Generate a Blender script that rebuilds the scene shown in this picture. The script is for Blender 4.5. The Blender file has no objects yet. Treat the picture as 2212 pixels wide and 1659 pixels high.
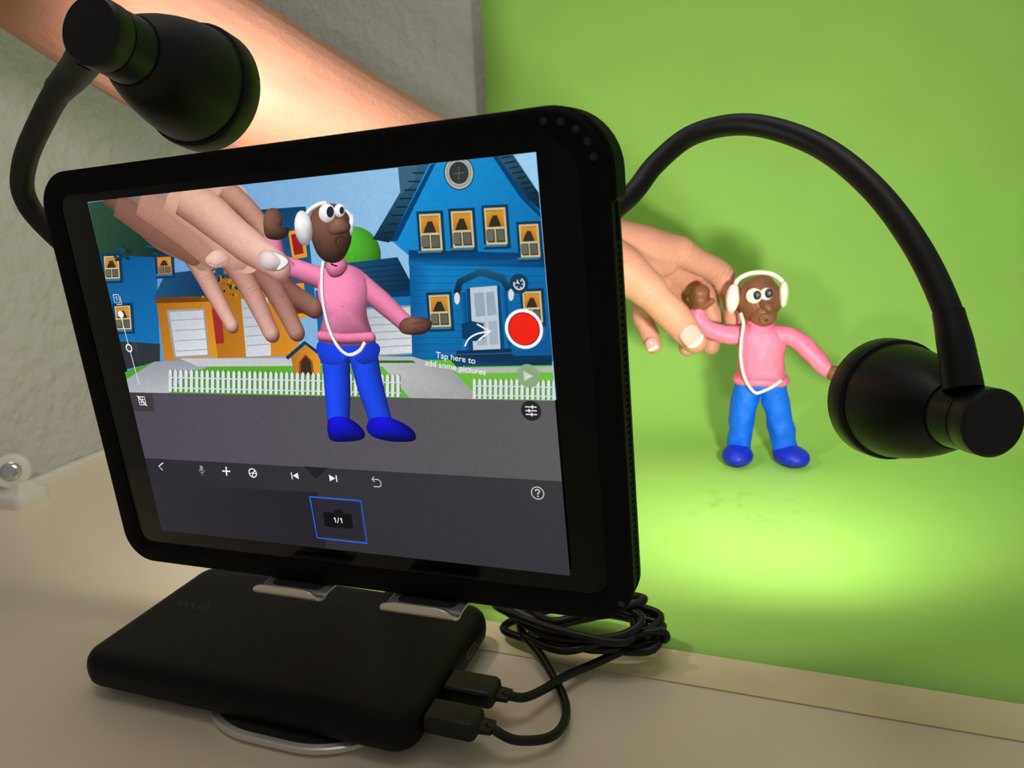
import bpy, math, random
from mathutils import Vector, Matrix, noise
from mathutils.geometry import tessellate_polygon
random.seed(4)
scene=bpy.context.scene
scene.view_settings.view_transform='Standard'
TZ=199.0                       # table top is z=0 ; measurements below are millimetres from the camera
def W(p): return Vector((p[0],p[1],p[2]+TZ))*0.001

# ------------------------------------------------------------------ materials
def s2l(c):
    c=min(max(c,0),255)/255.0
    return c/12.92 if c<=0.04045 else ((c+0.055)/1.055)**2.4
def lin(c): return (s2l(c[0]),s2l(c[1]),s2l(c[2]),1.0)
def mat(name,col,rough=0.5,metal=0.0,spec=0.5,bump=0.0,bscale=200.0,var=0.0,vscale=30.0,sss=0.0,emit=None,es=0.0,coat=0.0,bdist=0.001,detail=4.0):
    m=bpy.data.materials.new(name);m.use_nodes=True
    nt=m.node_tree;b=nt.nodes['Principled BSDF']
    b.inputs['Base Color'].default_value=lin(col)
    b.inputs['Roughness'].default_value=rough
    b.inputs['Metallic'].default_value=metal
    b.inputs['Specular IOR Level'].default_value=spec
    b.inputs['Coat Weight'].default_value=coat
    if sss>0:
        b.inputs['Subsurface Weight'].default_value=sss
        b.inputs['Subsurface Radius'].default_value=(1.0,0.35,0.2)
        b.inputs['Subsurface Scale'].default_value=0.004
    tc=nt.nodes.new('ShaderNodeTexCoord')
    if var>0:
        n=nt.nodes.new('ShaderNodeTexNoise');n.inputs['Scale'].default_value=vscale;n.inputs['Detail'].default_value=5
        nt.links.new(tc.outputs['Object'],n.inputs['Vector'])
        r=nt.nodes.new('ShaderNodeMapRange');r.inputs['From Min'].default_value=0.3;r.inputs['From Max'].default_value=0.7
        r.inputs['To Min'].default_value=1-var;r.inputs['To Max'].default_value=1+var
        nt.links.new(n.outputs['Fac'],r.inputs['Value'])
        h=nt.nodes.new('ShaderNodeHueSaturation');h.inputs['Color'].default_value=lin(col)
        nt.links.new(r.outputs['Result'],h.inputs['Value']);nt.links.new(h.outputs['Color'],b.inputs['Base Color'])
    if bump>0:
        n=nt.nodes.new('ShaderNodeTexNoise');n.inputs['Scale'].default_value=bscale;n.inputs['Detail'].default_value=detail
        nt.links.new(tc.outputs['Object'],n.inputs['Vector'])
        bp=nt.nodes.new('ShaderNodeBump');bp.inputs['Strength'].default_value=bump;bp.inputs['Distance'].default_value=bdist
        nt.links.new(n.outputs['Fac'],bp.inputs['Height']);nt.links.new(bp.outputs['Normal'],b.inputs['Normal'])
    if emit:
        b.inputs['Emission Color'].default_value=lin(emit);b.inputs['Emission Strength'].default_value=es
    return m
M_wall=mat('wall_plaster',(206,202,202),0.9,bump=0.85,bscale=95,bdist=0.005,var=0.03,vscale=12,detail=2.5)
M_floor=mat('floor_wood',(120,95,70),0.6,var=0.15,vscale=8)
M_table=mat('table_laminate',(236,222,198),0.3,spec=0.4,var=0.02,vscale=14)
M_tabe=mat('table_edge_white',(236,230,218),0.4)
M_green=mat('green_paper',(168,222,104),0.62,spec=0.25,var=0.03,vscale=16)
M_tape=mat('masking_tape',(236,222,176),0.6,var=0.04,vscale=60,bump=0.1,bscale=300)
M_case=mat('case_rubber',(6,6,7),0.7,spec=0.15,bump=0.08,bscale=900,bdist=0.0004)
M_case2=mat('case_hole',(20,21,22),0.35)
M_glass=mat('bezel_glass',(2,2,3),0.12,spec=0.2)
M_pb=mat('powerbank_plastic',(6,6,7),0.55,spec=0.22,bump=0.12,bscale=1500,bdist=0.0003)
M_pbt=mat('powerbank_print',(24,24,26),0.35)
M_port=mat('port_metal',(90,90,92),0.35,metal=0.9)
M_metal=mat('aluminium',(228,224,218),0.28,metal=0.75)
M_pad=mat('rubber_pad',(16,16,16),0.7)
M_lamp=mat('lamp_black',(8,8,9),0.42,spec=0.36,bump=0.03,bscale=1500,bdist=0.0003)
M_pivot=mat('lamp_pivot',(34,34,36),0.34,metal=0.6)
M_neck=mat('neck_rubber',(14,14,15),0.5,spec=0.45)
M_led=mat('led_disc',(255,250,235),0.4,emit=(255,244,220),es=6.0)
M_cable=mat('cable_black',(8,8,9),0.4,spec=0.42)
M_skin=mat('skin',(206,146,121),0.5,spec=0.32,bump=0.5,bscale=420,bdist=0.0006,var=0.08,vscale=45,sss=0.2)
M_nail=mat('nail',(226,168,158),0.16,spec=0.6)
M_nailw=mat('nail_tip',(248,242,236),0.2,spec=0.6)
M_clayp=mat('clay_pink',(240,122,156),0.5,bump=0.5,bscale=110,bdist=0.003,var=0.06,vscale=90)
M_clayb=mat('clay_brown',(122,74,46),0.48,bump=0.6,bscale=130,bdist=0.003,var=0.12,vscale=120)
M_claybl=mat('clay_blue',(0,104,236),0.5,bump=0.5,bscale=110,bdist=0.003,var=0.07,vscale=90)
M_claysh=mat('clay_dark_blue',(14,38,195),0.5,bump=0.5,bscale=130,bdist=0.003)
M_clayw=mat('clay_white',(242,234,212),0.5,bump=0.35,bscale=130,bdist=0.002)
M_clayk=mat('clay_dark',(28,34,48),0.4)
M_hinge=mat('white_plastic',(226,222,212),0.3)
M_chrome=mat('chrome',(210,210,215),0.2,metal=0.9)
# faint worn smudges on the paper where figures have stood
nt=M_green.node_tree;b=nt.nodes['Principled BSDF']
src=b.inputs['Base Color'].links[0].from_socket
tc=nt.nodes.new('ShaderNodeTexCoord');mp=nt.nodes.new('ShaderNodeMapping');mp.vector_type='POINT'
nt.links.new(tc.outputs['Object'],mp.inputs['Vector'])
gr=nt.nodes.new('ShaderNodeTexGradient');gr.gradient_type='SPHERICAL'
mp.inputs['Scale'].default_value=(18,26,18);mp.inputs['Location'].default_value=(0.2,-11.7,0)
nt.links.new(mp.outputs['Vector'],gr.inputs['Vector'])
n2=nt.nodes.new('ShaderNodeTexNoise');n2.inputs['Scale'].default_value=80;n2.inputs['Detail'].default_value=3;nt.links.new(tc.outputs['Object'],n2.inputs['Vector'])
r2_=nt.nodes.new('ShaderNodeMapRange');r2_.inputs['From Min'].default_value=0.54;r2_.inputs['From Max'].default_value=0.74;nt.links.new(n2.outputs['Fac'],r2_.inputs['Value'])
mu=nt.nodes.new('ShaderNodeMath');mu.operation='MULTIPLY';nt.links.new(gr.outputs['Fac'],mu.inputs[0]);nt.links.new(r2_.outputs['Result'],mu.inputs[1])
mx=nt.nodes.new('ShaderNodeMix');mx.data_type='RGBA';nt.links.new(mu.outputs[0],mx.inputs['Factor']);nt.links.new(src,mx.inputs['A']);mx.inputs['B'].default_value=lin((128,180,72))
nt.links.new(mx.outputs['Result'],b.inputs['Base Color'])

# ------------------------------------------------------------------ mesh helpers
class MB:
    def __init__(s): s.v=[];s.f=[];s.m=[];s.c=[]
    def add(s,vf,mi=0,col=None):
        v,f=vf;o=len(s.v);s.v+= [tuple(x) for x in v]
        for q in f:
            s.f.append([o+i for i in q]);s.m.append(mi);s.c.append(col)
        return s
def link(o):
    bpy.context.collection.objects.link(o);return o
def make(name,mb,mats,parent=None,world=True,smooth=True,angle=40):
    me=bpy.data.meshes.new(name)
    vs=[W(v) for v in mb.v] if world else [Vector(v)*0.001 for v in mb.v]
    me.from_pydata(vs,[],mb.f)
    for m in mats: me.materials.append(m)
    me.polygons.foreach_set('material_index',mb.m)
    me.update()
    import bmesh
    bm=bmesh.new();bm.from_mesh(me);bmesh.ops.recalc_face_normals(bm,faces=bm.faces);bm.to_mesh(me);bm.free()
    if smooth:
        me.shade_smooth() if hasattr(me,'shade_smooth') else None
        try: me.set_sharp_from_angle(angle=math.radians(angle))
        except Exception: pass
    o=link(bpy.data.objects.new(name,me))
    if parent:
        o.parent=parent
        if world: o.matrix_parent_inverse=parent.matrix_world.inverted()
    return o
def root(name,loc,label,cat,group=None,M=None):
    e=link(bpy.data.objects.new(name,None));e.empty_display_size=0.01
    e.location=W(loc)
    if M is not None: e.matrix_world=M
    bpy.context.view_layer.update()
    e['label']=label;e['category']=cat
    if group:e['group']=group
    return e
def tag(o,label,cat):
    o['label']=label;o['category']=cat;return o
def cr(pts,rad,sub):
    P=[Vector(p) for p in pts];n=len(P);out=[];ro=[]
    if n==2 or sub<=1:
        return P,list(rad)
    for i in range(n-1):
        p0=P[max(i-1,0)];p1=P[i];p2=P[i+1];p3=P[min(i+2,n-1)]
        if i==0:p0=p1*2-p2
        if i==n-2:p3=p2*2-p1
        for k in range(sub):
            t=k/sub
            out.append(0.5*((2*p1)+(p2-p0)*t+(2*p0-5*p1+4*p2-p3)*t*t+(3*p1-p0-3*p2+p3)*t**3))
            tt=t*t*(3-2*t);ro.append(rad[i]*(1-tt)+rad[i+1]*tt)
    out.append(P[-1]);ro.append(rad[-1]);return out,ro
def tube(pts,rad,seg=16,sub=6,cap=True,flat=None):
    if not isinstance(rad,(list,tuple)): rad=[rad]*len(pts)
    P,R=cr(pts,rad,sub);n=len(P)
    T=[(P[min(i+1,n-1)]-P[max(i-1,0)]).normalized() for i in range(n)]
    if cap:
        pre=[];post=[]
        for a in (80,60,40,20):
            c=math.cos(math.radians(a));s_=math.sin(math.radians(a))
            pre.append((P[0]-T[0]*R[0]*s_,R[0]*c,T[0]))
        for a in (20,40,60,80):
            c=math.cos(math.radians(a));s_=math.sin(math.radians(a))
            post.append((P[-1]+T[-1]*R[-1]*s_,R[-1]*c,T[-1]))
        allr=pre+list(zip(P,R,T))+post
    else: allr=list(zip(P,R,T))
    N=None;v=[];f=[]
    for i,(p,r,t) in enumerate(allr):
        if N is None:
            N=t.cross(Vector((0,0,1)))
            if N.length<0.1:N=t.cross(Vector((0,1,0)))
            N.normalize()
        else:
            N=(N-t*N.dot(t)).normalized()
        B=t.cross(N)
        for k in range(seg):
            a=2*math.pi*k/seg
            v.append(p+(N*math.cos(a)+B*math.sin(a))*r)
    m=len(allr)
    for i in range(m-1):
        for k in range(seg):
            a=i*seg+k;b=i*seg+(k+1)%seg
            f.append([a,b,b+seg,a+seg])
    f.append(list(range(seg))[::-1]);f.append([ (m-1)*seg+k for k in range(seg)])
    return v,f
def ell(c,r,rot=None,nu=24,nv=14):
    c=Vector(c);v=[];f=[]
    R=rot or Matrix.Identity(3)
    for j in range(1,nv):
        ph=math.pi*j/nv
        for i in range(nu):
            th=2*math.pi*i/nu
            v.append(c+R@Vector((r[0]*math.sin(ph)*math.cos(th),r[1]*math.sin(ph)*math.sin(th),r[2]*math.cos(ph))))
    for j in range(nv-2):
        for i in range(nu):
            a=j*nu+i;b=j*nu+(i+1)%nu;f.append([a,b,b+nu,a+nu])
    t=len(v);v.append(c+R@Vector((0,0,r[2])));v.append(c+R@Vector((0,0,-r[2])))
    for i in range(nu):
        f.append([t,(i+1)%nu,i]);o=(nv-2)*nu;f.append([t+1,o+i,o+(i+1)%nu])
    return v,f
def basis(d,hint=(0,0,1)):
    z=Vector(d).normalized();x=Vector(hint).cross(z)
    if x.length<1e-3:x=Vector((1,0,0)).cross(z)
    x.normalize();y=z.cross(x)
    return Matrix((x,y,z)).transposed()
def lathe(prof,org,axis,seg=48,caps=True):
    R=basis(axis);o=Vector(org);v=[];f=[]
    for s,r in prof:
        for k in range(seg):
            a=2*math.pi*k/seg;v.append(o+R@Vector((r*math.cos(a),r*math.sin(a),s)))
    for i in range(len(prof)-1):
        for k in range(seg):
            a=i*seg+k;b=i*seg+(k+1)%seg;f.append([a,b,b+seg,a+seg])
    if caps:
        f.append(list(range(seg)));f.append([(len(prof)-1)*seg+k for k in range(seg)])
    return v,f
def slab(cx,cy,w,h,r,prof,fn,n=8):
    """stack of rounded rectangles (inset,height); fn maps (x,y,height) to mm coordinates"""
    v=[];f=[];L=4*(n+1)
    rs=r if isinstance(r,(list,tuple)) else (r,r,r,r)
    for ins,z in prof:
        ww=w/2-ins;hh=h/2-ins
        for q,(sx,sy,a0) in enumerate(((1,1,0),(-1,1,90),(-1,-1,180),(1,-1,270))):
            rr=max(rs[q]-ins,0.2)
            for k in range(n+1):
                a=math.radians(a0+90*k/n)
                v.append(fn(cx+sx*(ww-rr)+rr*math.cos(a),cy+sy*(hh-rr)+rr*math.sin(a),z))
    for i in range(len(prof)-1):
        for k in range(L):
            a=i*L+k;b=i*L+(k+1)%L;f.append([a,b,b+L,a+L])
    f.append(list(range(L)));f.append([(len(prof)-1)*L+k for k in range(L)])
    return v,f
def box(x0,x1,y0,y1,z0,z1):
    v=[(x,y,z) for x in (x0,x1) for y in (y0,y1) for z in (z0,z1)]
    f=[[0,1,3,2],[4,6,7,5],[0,4,5,1],[2,3,7,6],[0,2,6,4],[1,5,7,3]]
    return v,f
def bevel(o,w,seg=3):
    m=o.modifiers.new('bevel','BEVEL');m.width=w;m.segments=seg;m.limit_method='ANGLE';return o

# ------------------------------------------------------------------ room
def struct(name,b,m):
    o=make(name,MB().add(box(*b)),[m],smooth=False);o['kind']='structure';return o
struct('wall_left',(-560,-512,-900,790,-940,1500),M_wall)
struct('wall_back',(-512,1500,742,790,-940,1500),M_wall)
struct('floor',(-560,1500,-900,790,-960,-940),M_floor)

# ------------------------------------------------------------------ table
tb=root('table',(100,250,-940),'off-white laminate table top against a textured grey wall','table')
bevel(make('table_top',MB().add(box(-508,900,-420,738,-225,-199)),[M_table],tb,smooth=False),0.002)
r=make('edge_rail',MB().add(box(-511,-503,-420,738,-224,-195.5)),[M_tabe],tb,smooth=False);bevel(r,0.001)
for (x,y) in ((-470,-380),(860,-380),(-470,700),(860,700)):
    bevel(make('leg',MB().add(box(x-22,x+22,y-22,y+22,-940,-225)),[M_tabe],tb,smooth=False),0.003)

# ------------------------------------------------------------------ green sheet sweeping up the wall
def sheet():
    prof=[(288,0)]
    for k in range(1,12): prof.append((288+k*(560-288)/12,0))
    Rr=150
    for k in range(0,17):
        a=math.radians(90*k/16);prof.append((560+Rr*math.sin(a),Rr*(1-math.cos(a))))
    for k in range(1,8): prof.append((710,Rr+k*65))
    v=[];f=[];nx=24;xs=[-267+k*(620+267)/nx for k in range(nx+1)]
    for y,z in prof:
        for x in xs: v.append((x,y,-198.9+z))
    n=nx+1
    for j in range(len(prof)-1):
        for i in range(nx): f.append([j*n+i,j*n+i+1,(j+1)*n+i+1,(j+1)*n+i])
    return v,f
g=make('green_screen_backdrop',MB().add(sheet()),[M_green])
so=g.modifiers.new('thick','SOLIDIFY');so.thickness=0.0003;so.offset=1
tag(g,'bright lime green paper sheet sweeping from table up the wall','backdrop')
t=make('tape_strip',MB().add(slab(170,280,880,21.5,1,[(0,-198.75),(0,-198.35)],lambda x,y,z:(x,y,z),2)),[M_tape],smooth=False)
tag(t,'cream masking tape holding the green paper edge to the table','tape')

# ------------------------------------------------------------------ white folding-table hinge at table edge
idf=lambda x,y,z:(x,y,z)
h=root('table_hinge',(-488,346,-199),'white plastic bracket with chrome pivot screw on table edge','hinge')
make('base',MB().add(slab(-487,345,32,26,7,[(0,-199),(0,-192),(1,-190.5),(3,-189.8),(6,-188),(8,-184)],idf,6)),[M_hinge],h)
ax=Vector((0.75,-0.6,0.25))
make('knuckle',MB().add(lathe([(-12,8),(-11,11.2),(-8,12),(-1,12),(-0.6,11.0),(1,11.0),(1.4,12),(7,12),(9,11),(9.5,8)],(-493,348,-178),ax)),[M_hinge],h)
make('screw_cap',MB().add(lathe([(9,6.6),(10.5,6.5),(11.4,5.6),(11.8,3.4),(11.0,2.6),(11.0,0.3)],(-493,348,-178),ax)),[M_chrome],h)

# ------------------------------------------------------------------ tablet
r1=Vector((0.9979,-0.0448,0.0465));dn=Vector((0.0473,0.0187,-0.9987));nn=Vector((-0.0439,-0.9988,-0.0208))
t0=Vector((-219.49,201.0,-0.73))
orgw=t0+r1*80+dn*132
MT=Matrix(((r1.x,-nn.x,-dn.x,0),(r1.y,-nn.y,-dn.y,0),(r1.z,-nn.z,-dn.z,0),(0,0,0,1)))
MT.translation=W(orgw)
tab=root('tablet',(0,0,0),'tablet in rugged black case showing stop-motion animation app','tablet',M=MT)
def PL(x,y,d): return (x-80,-d,132-y)       # panel mm (x right, y down, d toward viewer) -> tablet local mm
def PW(x,y,d): return t0+r1*x+dn*y+nn*d
cb=MB()
cb.add(slab(78.8,61.9,200,145.2,(13,12,13,17),[(5,-11.5),(1.5,-10.5),(0,-8.5),(0,-6.5),(0.7,-6),(0.7,-3.2),(0,-2.6),(0,0.4),(0.6,1.1),(1.8,1.4),(5,1.3),(7.5,0.8),(8.5,0.1)],PL,12))
for i in range(52):                          # knurled grip along the short edge
    y=24+i*1.9
    cb.add(([PL(178,y,-5.6),PL(178.7,y,-5.6),PL(178.7,y+1.0,-5.6),PL(178,y+1.0,-5.6),PL(178,y,-3.4),PL(178.7,y,-3.4),PL(178.7,y+1.0,-3.4),PL(178,y+1.0,-3.4)],[[0,1,2,3],[4,5,6,7],[0,1,5,4],[1,2,6,5],[2,3,7,6],[3,0,4,7]]))
# corner bumper standing a little proud of the case side, ending in a step notch
cb.add(slab(165.8,1.6,28.6,25,(2,2,4,17),[(1.5,-11.8),(0,-10.5),(0,-0.8),(0.8,-0.1)],PL,12))
make('case',cb,[M_case],tab,world=False)
for x,y in ((163.0,-7.2),(167.4,-6.6),(171.2,-4.4),(173.9,-1.2),(175.2,2.6),(175.0,127.5)):
    make('speaker_hole',MB().add(slab(x,y,2.0,2.0,0.98,[(0,1.0),(0,1.5),(0.4,1.54),(0.6,1.48)],PL,4)),[M_case2],tab,world=False)
make('bezel_glass',MB().add(slab(78.8,61.4,185,129.4,7,[(0,0.05),(0,0.35),(0.3,0.5)],PL,6)),[M_glass],tab,world=False)

# ---- picture shown on the display: traced shapes rectified to panel millimetres
Hi=(2.020997e-01,-4.887191e-02,-1.749499e+01,1.366269e-02,1.430909e-01,-6.501088e+01,2.853037e-04,-2.156717e-04)
def TR(u,v):
    w=Hi[6]*u+Hi[7]*v+1
    return ((Hi[0]*u+Hi[1]*v+Hi[2])/w,(Hi[3]*u+Hi[4]*v+Hi[5])/w)
class Scr:
    def __init__(s): s.v=[];s.f=[];s.col=[];s.d=0.55
    def poly(s,pts,col,same=False):
        if not same: s.d+=0.005
        pts=[(min(max(x,0.0),160.0),min(max(y,0.0),120.0)) for x,y in pts]
        o=len(s.v)
        for x,y in pts:
            s.v.append(PL(x,y,s.d));s.col.append(lin(col(x,y) if callable(col) else col))
        for t in tessellate_polygon([[Vector((x,y,0)) for x,y in pts]]):
            s.f.append([o+i for i in t])
    def grid(s,rows,cols):
        """rows of equal length with per-vertex colour"""
        s.d+=0.005;o=len(s.v);n=len(rows[0])
        for r,c in zip(rows,cols):
            for (x,y),k in zip(r,c):
                s.v.append(PL(min(max(x,0),160),min(max(y,0),120),s.d));s.col.append(lin(k))
        for j in range(len(rows)-1):
            for i in range(n-1):
                a=o+j*n+i;s.f.append([a,a+1,a+1+n,a+n])
S=Scr()
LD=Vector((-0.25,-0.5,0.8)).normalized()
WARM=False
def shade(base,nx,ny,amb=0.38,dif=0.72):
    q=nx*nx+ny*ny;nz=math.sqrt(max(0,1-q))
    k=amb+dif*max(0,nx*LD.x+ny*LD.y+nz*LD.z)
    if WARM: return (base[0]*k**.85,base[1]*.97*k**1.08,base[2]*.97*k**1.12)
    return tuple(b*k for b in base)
def lg(p0,c0,p1,c1):
    a=Vector(TR(*p0));b=Vector(TR(*p1));d=b-a
    def fn(x,y):
        t=(Vector((x,y))-a).dot(d)/d.length_squared;t=min(max(t,0),1)
        return tuple(c0[i]*(1-t)+c1[i]*t for i in range(3))
    return fn
def smoothpts(pts,sub=5):
    n=len(pts);P=[Vector(p) for p in pts];o=[]
    for i in range(n):
        p0,p1,p2,p3=P[i-1],P[i],P[(i+1)%n],P[(i+2)%n]
        for k in range(sub):
            t=k/sub
            q=0.5*((2*p1)+(p2-p0)*t+(2*p0-5*p1+4*p2-p3)*t*t+(3*p1-p0-3*p2+p3)*t**3);o.append((q.x,q.y))
    return o
def shp(pts,col,sm=False,same=False):
    q=[TR(*p) for p in pts]
    if sm:q=smoothpts(q)
    S.poly(q,col,same)
def circ(c,r,col,px=True,ry=None,rot=0,n=32):
    x,y=TR(*c) if px else c
    ry=ry or r;ca,sa=math.cos(rot),math.sin(rot)
    S.poly([(x+r*math.cos(a)*ca-ry*math.sin(a)*sa,y+r*math.cos(a)*sa+ry*math.sin(a)*ca) for a in [2*math.pi*k/n for k in range(n)]],col)
def ring(c,r,w,col,a0=0,a1=360,n=36):
    x,y=TR(*c)
    P=[(x+r*math.cos(math.radians(a0+(a1-a0)*k/n)),y+r*math.sin(math.radians(a0+(a1-a0)*k/n))) for k in range(n+1)]
    line(P,w,col,px=False)
def line(pts,w,col,px=True,w2=None,sm=False):
    q=[Vector(TR(*p)) if px else Vector(p) for p in pts]
    if sm:
        a,_=cr([(p.x,p.y,0) for p in q],[1]*len(q),6);q=[Vector((p.x,p.y)) for p in a]
    n=len(q);L=[];Rr=[]
    S.d+=0.005
    for i in range(n):
        t=(q[min(i+1,n-1)]-q[max(i-1,0)]).normalized();nr=Vector((-t.y,t.x))
        ww=w if w2 is None else w+(w2-w)*i/(n-1)
        L.append(q[i]+nr*ww/2);Rr.append(q[i]-nr*ww/2)
    for i in range(n-1):
        S.poly([tuple(L[i]),tuple(L[i+1]),tuple(Rr[i+1]),tuple(Rr[i])],col,same=True)
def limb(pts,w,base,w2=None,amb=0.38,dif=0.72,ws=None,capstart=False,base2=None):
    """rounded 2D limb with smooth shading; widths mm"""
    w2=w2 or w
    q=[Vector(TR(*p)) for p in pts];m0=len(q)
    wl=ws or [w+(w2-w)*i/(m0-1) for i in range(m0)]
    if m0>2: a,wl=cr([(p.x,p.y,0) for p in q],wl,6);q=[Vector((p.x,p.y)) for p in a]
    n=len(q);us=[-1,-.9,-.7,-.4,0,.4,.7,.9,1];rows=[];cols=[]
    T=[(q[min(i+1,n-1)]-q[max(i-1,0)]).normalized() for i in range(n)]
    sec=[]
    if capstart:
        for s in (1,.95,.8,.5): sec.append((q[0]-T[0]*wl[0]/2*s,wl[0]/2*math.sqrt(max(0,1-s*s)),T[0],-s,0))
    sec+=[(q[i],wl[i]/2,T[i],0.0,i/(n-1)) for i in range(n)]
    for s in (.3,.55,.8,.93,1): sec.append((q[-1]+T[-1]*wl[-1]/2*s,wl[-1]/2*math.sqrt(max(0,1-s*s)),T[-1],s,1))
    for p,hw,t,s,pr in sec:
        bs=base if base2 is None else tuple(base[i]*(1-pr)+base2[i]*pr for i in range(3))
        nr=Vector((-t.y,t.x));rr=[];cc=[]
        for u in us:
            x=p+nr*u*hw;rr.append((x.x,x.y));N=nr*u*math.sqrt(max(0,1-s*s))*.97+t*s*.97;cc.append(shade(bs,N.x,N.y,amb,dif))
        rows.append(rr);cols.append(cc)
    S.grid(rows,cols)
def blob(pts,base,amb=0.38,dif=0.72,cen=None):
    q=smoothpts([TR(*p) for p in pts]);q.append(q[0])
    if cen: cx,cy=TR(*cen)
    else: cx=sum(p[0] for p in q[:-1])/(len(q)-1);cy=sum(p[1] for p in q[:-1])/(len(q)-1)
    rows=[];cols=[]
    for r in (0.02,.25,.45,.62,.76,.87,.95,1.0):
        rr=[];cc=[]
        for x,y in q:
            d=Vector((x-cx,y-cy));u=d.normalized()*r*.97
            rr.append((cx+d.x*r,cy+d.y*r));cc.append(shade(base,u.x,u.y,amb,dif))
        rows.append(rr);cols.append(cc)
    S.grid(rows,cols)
def elp(c,rx,ry,rot=0,n=14):
    ca,sa=math.cos(math.radians(rot)),math.sin(math.radians(rot))
    return [(c[0]+rx*math.cos(a)*ca-ry*math.sin(a)*sa,c[1]+rx*math.cos(a)*sa+ry*math.sin(a)*ca) for a in [2*math.pi*k/n for k in range(n)]]
def text(s,c,size,col,angle=0,off=0.0):
    cu=bpy.data.curves.new('tmp','FONT');cu.body=s;cu.size=size;cu.offset=off;cu.align_x='CENTER';cu.align_y='CENTER';cu.resolution_u=4
    o=link(bpy.data.objects.new('tmp',cu));bpy.context.view_layer.update()
    me=bpy.data.meshes.new_from_object(o.evaluated_get(bpy.context.evaluated_depsgraph_get()))
    x0,y0=TR(*c);S.d+=0.005;b=len(S.v);ca,sa=math.cos(angle),math.sin(angle)
    for v in me.vertices:
        S.v.append(PL(x0+v.co.x*ca+v.co.y*sa,y0-v.co.y*ca+v.co.x*sa,S.d));S.col.append(lin(col))
    for p in me.polygons:S.f.append([b+i for i in p.vertices])
    bpy.data.objects.remove(o);bpy.data.curves.remove(cu);bpy.data.meshes.remove(me)
def EL(y): return 192+0.2418*(y-436)
def ER(y): return 1166+0.0918*(y-343)
def rect(x,y,w,h,col,sk=0.08): shp([(x,y),(x+w,y-w*0.03),(x+w+h*sk,y+h-w*0.02),(x+h*sk,y+h)],col)
NAVY=(16,56,86)
# sky
shp([(192,436),(1166,343),(1214,873),(291,844)],lg((500,420),(86,138,194),(1166,420),(158,206,240)))
# blue house at the far side
shp([(EL(547),547),(342,540),(352,780),(EL(792),795)],lg((230,560),(10,84,140),(340,760),(20,116,182)))
shp([(193,438),(250,431),(335,520),(395,560),(340,556),(EL(550),549)],lg((200,450),(44,78,56),(380,560),(18,42,40)))
def win(x,y,w,h,c=(206,188,140)):
    rect(x-6,y-6,w+12,h+16,NAVY);rect(x-2,y+h,w+6,5,(60,116,150));rect(x,y,w,h,c);rect(x+w*.09,y+h*.06,w*.82,h*.88,(50,47,42))
    rect(x+w*.1,y+h*.07,w*.8,h*.13,(204,140,42))
    shp([(x+w*.1,y+h*.1),(x+w*.5,y+h*.1),(x+w*.30,y+h*.36),(x+w*.22,y+h*.52),(x+w*.14,y+h*.52)],lg((x,y),(228,160,52),(x+w*.5,y+h*.5),(176,110,28)))
    shp([(x+w*.95,y+h*.1),(x+w*.55,y+h*.1),(x+w*.74,y+h*.36),(x+w*.84,y+h*.52),(x+w*.95,y+h*.52)],lg((x+w,y),(228,160,52),(x+w*.5,y+h*.5),(176,110,28)))
    rect(x+w*.08,y+h*.52,w*.88,h*.06,c);rect(x+w*.5,y+h*.55,w*.06,h*.4,c)
    rect(x+w*.1,y+h*.6,w*.36,h*.3,(104,104,92));rect(x+w*.6,y+h*.6,w*.34,h*.3,(96,96,86))
win(228,553,32,48);win(252,660,34,50)
shp([(EL(735),735),(352,742),(352,780),(EL(795),795)],(46,52,58))
# orange houses
shp([(342,640),(468,636),(478,772),(362,778)],lg((345,640),(164,100,24),(470,770),(224,146,42)))
shp([(338,643),(362,592),(420,586),(476,640)],lg((360,590),(30,80,120),(470,640),(14,46,78)))
shp([(340,643),(476,640),(477,652),(342,655)],(110,66,18))
shp([(366,670),(448,667),(460,770),(383,773)],(150,156,164));shp([(372,674),(445,671),(456,766),(387,769)],lg((372,674),(186,190,198),(440,766),(222,226,230)))
for k in range(4): line([(376+4*k,692+22*k),(449+3*k,689+22*k)],0.3,(156,162,172))
shp([(455,600),(650,590),(655,772),(478,774)],lg((455,600),(150,90,22),(650,770),(220,144,40)))
shp([(448,604),(500,545),(650,540),(672,600)],lg((500,545),(26,78,116),(560,604),(12,44,72)))
shp([(528,648),(586,645),(594,770),(540,772)],lg((530,648),(178,182,190),(590,770),(214,218,222)))
for k in range(5): line([(532+2*k,668+20*k),(588+2*k,665+20*k)],0.3,(156,162,172))
shp([(465,668),(485,667),(492,742),(474,743)],(160,44,44))
for k in range(46):
    x=random.uniform(440,520);y=random.uniform(585,650);shp(elp((x,y),random.uniform(2,7),random.uniform(1.5,4),random.uniform(0,180),6),random.choice([(24,48,52),(196,140,40),(120,86,26)]),same=True)
for k in range(36):
    x=random.uniform(230,400);y=random.uniform(525,560);shp(elp((x,y),random.uniform(3,12),random.uniform(1.5,4),random.uniform(-10,25),6),random.choice([(20,44,44),(14,74,120),(24,56,50)]),same=True)
win(345,556,30,36,(204,130,36))
# tall block behind the figure
shp([(556,458),(668,452),(690,650),(600,655)],lg((560,460),(16,58,92),(690,650),(26,96,146)))
shp([(630,505),(665,500),(672,560),(640,565)],(222,150,44));shp([(636,512),(658,508),(664,552),(644,556)],(150,30,34))
shp([(622,620),(665,615),(672,690),(632,694)],(222,150,44));shp([(630,628),(656,624),(662,680),(638,684)],(150,30,34))
# tree
blob(elp((770,560),62,64),(84,190,50),amb=.5,dif=.5)
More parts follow.
